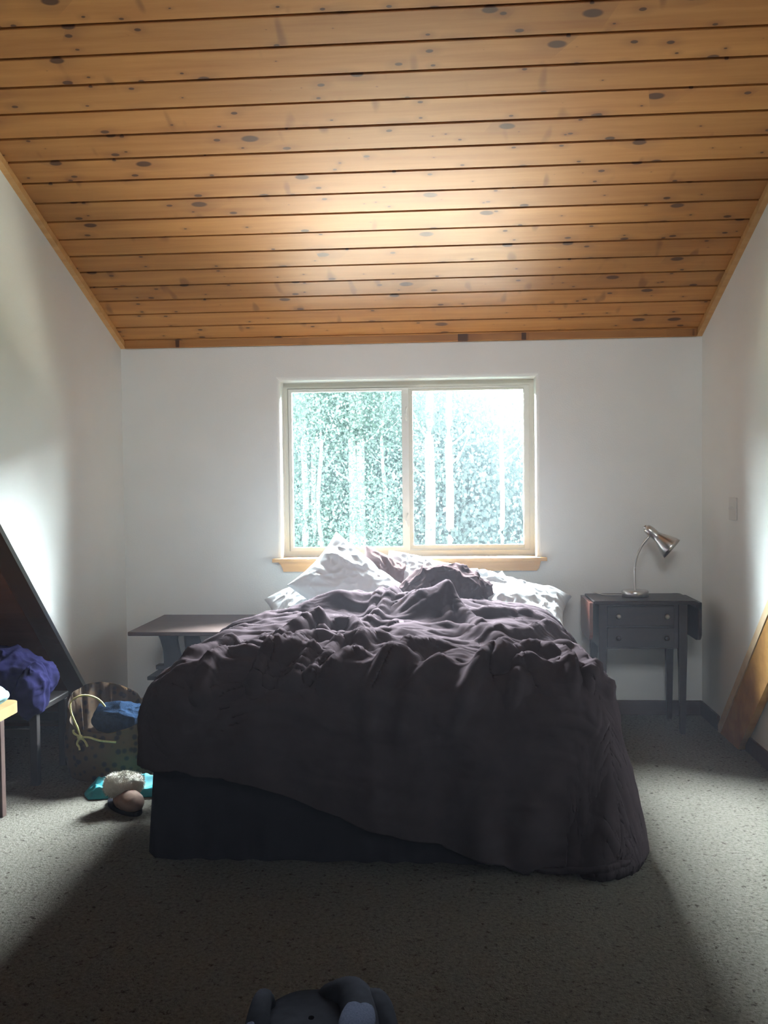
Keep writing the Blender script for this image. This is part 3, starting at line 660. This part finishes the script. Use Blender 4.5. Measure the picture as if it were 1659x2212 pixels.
blob('sweater', M['navy'], (-1.56, -1.17, .265), (.15, .115, .085), .022, 52, 'dark blue knitted sweater stuffed into the brown printed bag', 'sweater', freq=6)
# teal cloth on the carpet
def flatcloth(name, mat, c, sx, sy, h, seed, label, cat, rz=0):
    n = 70; a = np.linspace(-1, 1, n); X, Y = np.meshgrid(a * sx / 2, a * sy / 2); Q = np.stack([X, Y, 0 * X], -1).reshape(-1, 3)
    z = .012 + h * np.clip(fbm(warp(Q, .06, 6, seed), 8, 3, seed, True) + .5, 0, 2).reshape(X.shape) / 1.5
    e = np.clip(4 * (1 - np.maximum(np.abs(X) / sx * 2, np.abs(Y) / sy * 2)), 0, 1); z = .004 + z * e
    X = X + .04 * noise(Q, 6, seed + 2).reshape(X.shape); Y = Y + .04 * noise(Q, 6, seed + 7).reshape(X.shape)
    o = link(name, grid_mesh(name, np.stack([X, Y, z], -1).reshape(-1, 3), n, n), mat, None, True); o.location = c; o.rotation_euler = (0, 0, rz)
    m = o.modifiers.new('thickness', 'SOLIDIFY'); m.thickness = .004; m.offset = -1
    return tag(o, label, cat)
flatcloth('teal_cloth', M['teal'], (-1.42, -1.42, 0), .38, .20, .055, 9, 'teal cloth crumpled on the carpet behind the fluffy slipper', 'cloth', .15)
# fluffy slipper: sole, suede upper, fleece cuff
sp = empty('fluffy_slipper', (-1.385, -1.64, 0)); sp.rotation_euler = (0, 0, math.radians(42)); tag(sp, 'tan slipper with thick cream fleece lying beside the foot of the bed', 'slipper')
def ellipse_slab(name, rx, ry, z0, z1, mat, parent, yo=0):
    return prism(name, [(rx * math.cos(a) * (1 + .12 * math.sin(a)), yo + ry * math.sin(a), z0) for a in np.linspace(0, 2 * PI, 28)[:-1]], (0, 0, z1 - z0), mat, parent, bevel=.004)
ellipse_slab('sole', .055, .13, 0, .018, M['black'], sp)
blob('upper', M['suede'], (0, -.035, .040), (.056, .095, .045), .004, 8, parent=sp, freq=12, flat=-.024, nu=60, nv=40)
cuff = blob('fleece_cuff', M['fleece'], (.01, .035, .090), (.086, .062, .048), .014, 77, parent=sp, freq=26, ridge=False, nu=90, nv=60)
def fuzz(o, n=6000, L=.012, seed=3):
    me = o.data; co = np.empty(len(me.vertices) * 3); me.vertices.foreach_get('co', co); co = co.reshape(-1, 3); nn = np.empty(len(me.vertices) * 3); me.vertices.foreach_get('normal', nn); nn = nn.reshape(-1, 3)
    rg = np.random.default_rng(seed); idx = rg.integers(0, len(co), n); p = co[idx] + rg.normal(0, .0015, (n, 3)); out = np.sign((nn[idx] * (p)).sum(1))[:, None] * nn[idx]
    d = out + rg.normal(0, .5, (n, 3)); d /= np.linalg.norm(d, axis=1)[:, None]; s = np.cross(d, rg.normal(0, 1, (n, 3))); s /= np.linalg.norm(s, axis=1)[:, None]
    V = np.concatenate([p - s * .0009, p + s * .0009, p + d * L * rg.uniform(.5, 1, (n, 1))], 1).reshape(-1, 3)
    m = bpy.data.meshes.new('fur'); m.from_pydata(V.tolist(), [], np.arange(3 * n).reshape(-1, 3).tolist()); q = link('fur', m, M['fleece'], o.parent); q.location = o.location; tag(q, kind='stuff')
fuzz(cuff)

# black backpack lying at the camera's feet, only its top in view
bp = empty('backpack', (-.325, -3.39, 0)); tag(bp, 'black bag with grey padded panels lying on the carpet at the bottom edge', 'bag')
blob('body', M['black'], (.0, .0, .075), (.155, .19, .085), .008, 61, parent=bp, freq=4, ridge=False, flat=-.07, sq=.8, nu=80, nv=60)
tube('strap', [(-.10, -.16, .10), (-.115, -.06, .15), (-.118, .03, .175), (-.115, .07, .14), (-.11, .10, .08)], .022, M['black'], bp, 12, radii=[.03, .03, .022, .02, .015])
tube('strap', [(.12, -.16, .10), (.12, -.05, .15), (.09, .08, .16), (.03, .12, .13), (.0, .14, .09)], .03, M['black'], bp, 12, radii=[.035, .045, .042, .035, .025])
tube('strap', [(.15, -.18, .06), (.17, -.05, .13), (.14, .06, .155), (.10, .08, .10)], .03, M['black'], bp, 12, radii=[.03, .036, .036, .02])
blob('padded_panel', M['greymesh'], (-.122, -.07, .160), (.020, .065, .020), .003, 62, parent=bp, nu=40, nv=26)['label'] = 'narrow grey padded panel'
blob('padded_panel', M['greymesh'], (.112, -.060, .183), (.040, .088, .020), .003, 63, parent=bp, nu=40, nv=26)['label'] = 'wide grey padded panel'

# ------------------------------------------------------------------ outside: aspens
rg = np.random.default_rng(5)
def leaves_mesh(n, R, H, size, seed, lo=.0):
    rg = np.random.default_rng(seed); k = 26; cc = rg.normal(0, .45, (k, 3)) * (R, R, H * .38) + (0, 0, H * .5)
    c = cc[rg.integers(0, k, n)] + rg.normal(0, 1, (n, 3)) * (R * .28, R * .28, H * .09)
    a = rg.normal(0, 1, (n, 3)); a /= np.linalg.norm(a, axis=1)[:, None]; b = np.cross(a, rg.normal(0, 1, (n, 3))); b /= np.linalg.norm(b, axis=1)[:, None]
    s = size * rg.uniform(.6, 1.2, (n, 1)); V = np.stack([c - a * s, c + b * s * .8, c + a * s, c - b * s * .8], 1).reshape(-1, 3)
    return grid_faces('foliage', V, n)
def grid_faces(name, V, n):
    me = bpy.data.meshes.new(name); me.vertices.add(4 * n); me.vertices.foreach_set('co', V.astype(np.float32).ravel()); me.loops.add(4 * n); me.loops.foreach_set('vertex_index', np.arange(4 * n, dtype=np.int32))
    me.polygons.add(n); me.polygons.foreach_set('loop_start', np.arange(0, 4 * n, 4, dtype=np.int32)); me.polygons.foreach_set('loop_total', np.full(n, 4, np.int32)); me.update(calc_edges=True); return me
near = [leaves_mesh(5200, 1.5, 6.0, .040, s) for s in (1, 2, 3)]
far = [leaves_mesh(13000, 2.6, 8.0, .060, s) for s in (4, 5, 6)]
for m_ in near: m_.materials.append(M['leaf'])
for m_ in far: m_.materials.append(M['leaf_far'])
GZ = -3.0
gr = box('ground', (-40, 6, GZ - .2), (40, 80, GZ), M['ground']); tag(gr, kind='structure')
def aspen(x, y, r, bend, label, leafz, leaf=None, sx=1.0, branches=2):
    t = empty('aspen_tree', (x, y, GZ)); tag(t, label, 'tree', 'aspen trees outside the window')
    pts = [(0, 0, 0), (bend * .3, 0, 2.2), (bend, .05, 3.8), (bend * .5, 0, 5.4), (bend * 1.2, .1, 7.4), (bend * .8, 0, 10)]
    tube('trunk', pts, r, M['bark'], t, 10, 5, radii=[r * 1.25, r * 1.05, r, r * .9, r * .75, r * .55])
    for b in range(branches):
        z = 4.2 + b * .8 + random.random() * .6; s = random.choice((-1, 1)); q = random.uniform(.5, 1.1)
        tube('branch', [(bend * .9, 0, z), (bend + s * q * .5, .1, z + .35), (bend + s * q, .1, z + .9 + random.random() * .4)], r * .25, M['bark'], t, 6, 4, radii=[r * .3, r * .2, r * .08])
    if leaf is not None:
        o = bpy.data.objects.new('foliage', leaf); C.objects.link(o); o.parent = t; o.location = (0, 0, leafz); o.scale = (sx, sx, 1); o.rotation_euler = (0, 0, random.random() * 6); tag(o, kind='stuff')
    return t
y_ = 18.0
tr_ = [(-3.66, .085, .06, 'white aspen trunk at the far left of the left window pane'), (-3.36, .07, -.05, 'second slender aspen trunk from the left in the left pane'),
       (-3.02, .055, -.22, 'curving thin aspen trunk left of the big pair'), (-2.84, .045, .05, 'thin straight aspen trunk beside the curving one'),
       (-2.62, .04, .08, 'thinnest aspen trunk just left of the big pair'), (-2.40, .10, .02, 'left trunk of the thick aspen pair in the left pane'),
       (-2.18, .12, -.03, 'right trunk of the thick aspen pair in the left pane'), (-1.75, .05, .15, 'leaning thin aspen by the middle of the window'),
       (-.50, .13, .04, 'thickest aspen trunk in the right pane'), (-.02, .10, .05, 'aspen trunk just right of the thickest one in the right pane'),
       (1.30, .06, .05, 'thin aspen trunk near the right edge of the right pane')]
for i, (x, r, b, lb) in enumerate(tr_):
    lf = near[i % 3] if i not in (9, 10) else None
    aspen(x + (y_ - 18) * 0, y_ + random.uniform(-.8, .8), r, b, lb, random.uniform(-.2, 1.2) if i % 2 else 3.6, lf)
fi = 0
for yy, xs in ((21.5, np.arange(-7, 9, 1.5)), (26, np.arange(-8.5, 11, 1.9)), (33, np.arange(-11, 14, 2.4))):
    for x in xs:
        low = .55 + (yy - 18) * .06 < x < 3.4 + (yy - 18) * .16
        t = empty('background_tree', (x + random.uniform(-.3, .3), yy + random.uniform(-.6, .6), GZ))
        tag(t, 'leafy tree in the pale green woods behind the aspen trunks', 'tree', 'trees of the woods behind the aspen trunks')
        o = bpy.data.objects.new('foliage', far[fi % 3]); fi += 1; C.objects.link(o); o.parent = t; o.scale = (1, 1, .5 if low else 1.35); o.location = (0, 0, -1.2); o.rotation_euler = (0, 0, random.random() * 6); tag(o, kind='stuff')
        tube('trunk', [(0, 0, 0), (.1, 0, 3), (0, 0, 7 if not low else 4)], .07, M['bark'], t, 6, 3, radii=[.09, .07, .04])

# ------------------------------------------------------------------ thin volume added in the room to lift the dark tones
hz = N('black_lift_haze'); hz.t.nodes.remove(hz.b); vs = hz.n('VolumeScatter', Density=.0045, Anisotropy=.3); vs.inputs[0].default_value = (.80, .82, 1.0, 1)
hz.l(vs.outputs[0], hz.t.nodes['Material Output'].inputs['Volume'])
tag(prism('added_haze', [(-1.94, -.06, .02), (-1.94, -.06, ZF(-.06) - .05), (-1.94, -7.5, ZF(-7.5) - .05), (-1.94, -7.5, .02)], (3.37, 0, 0), hz.m), kind='stuff')
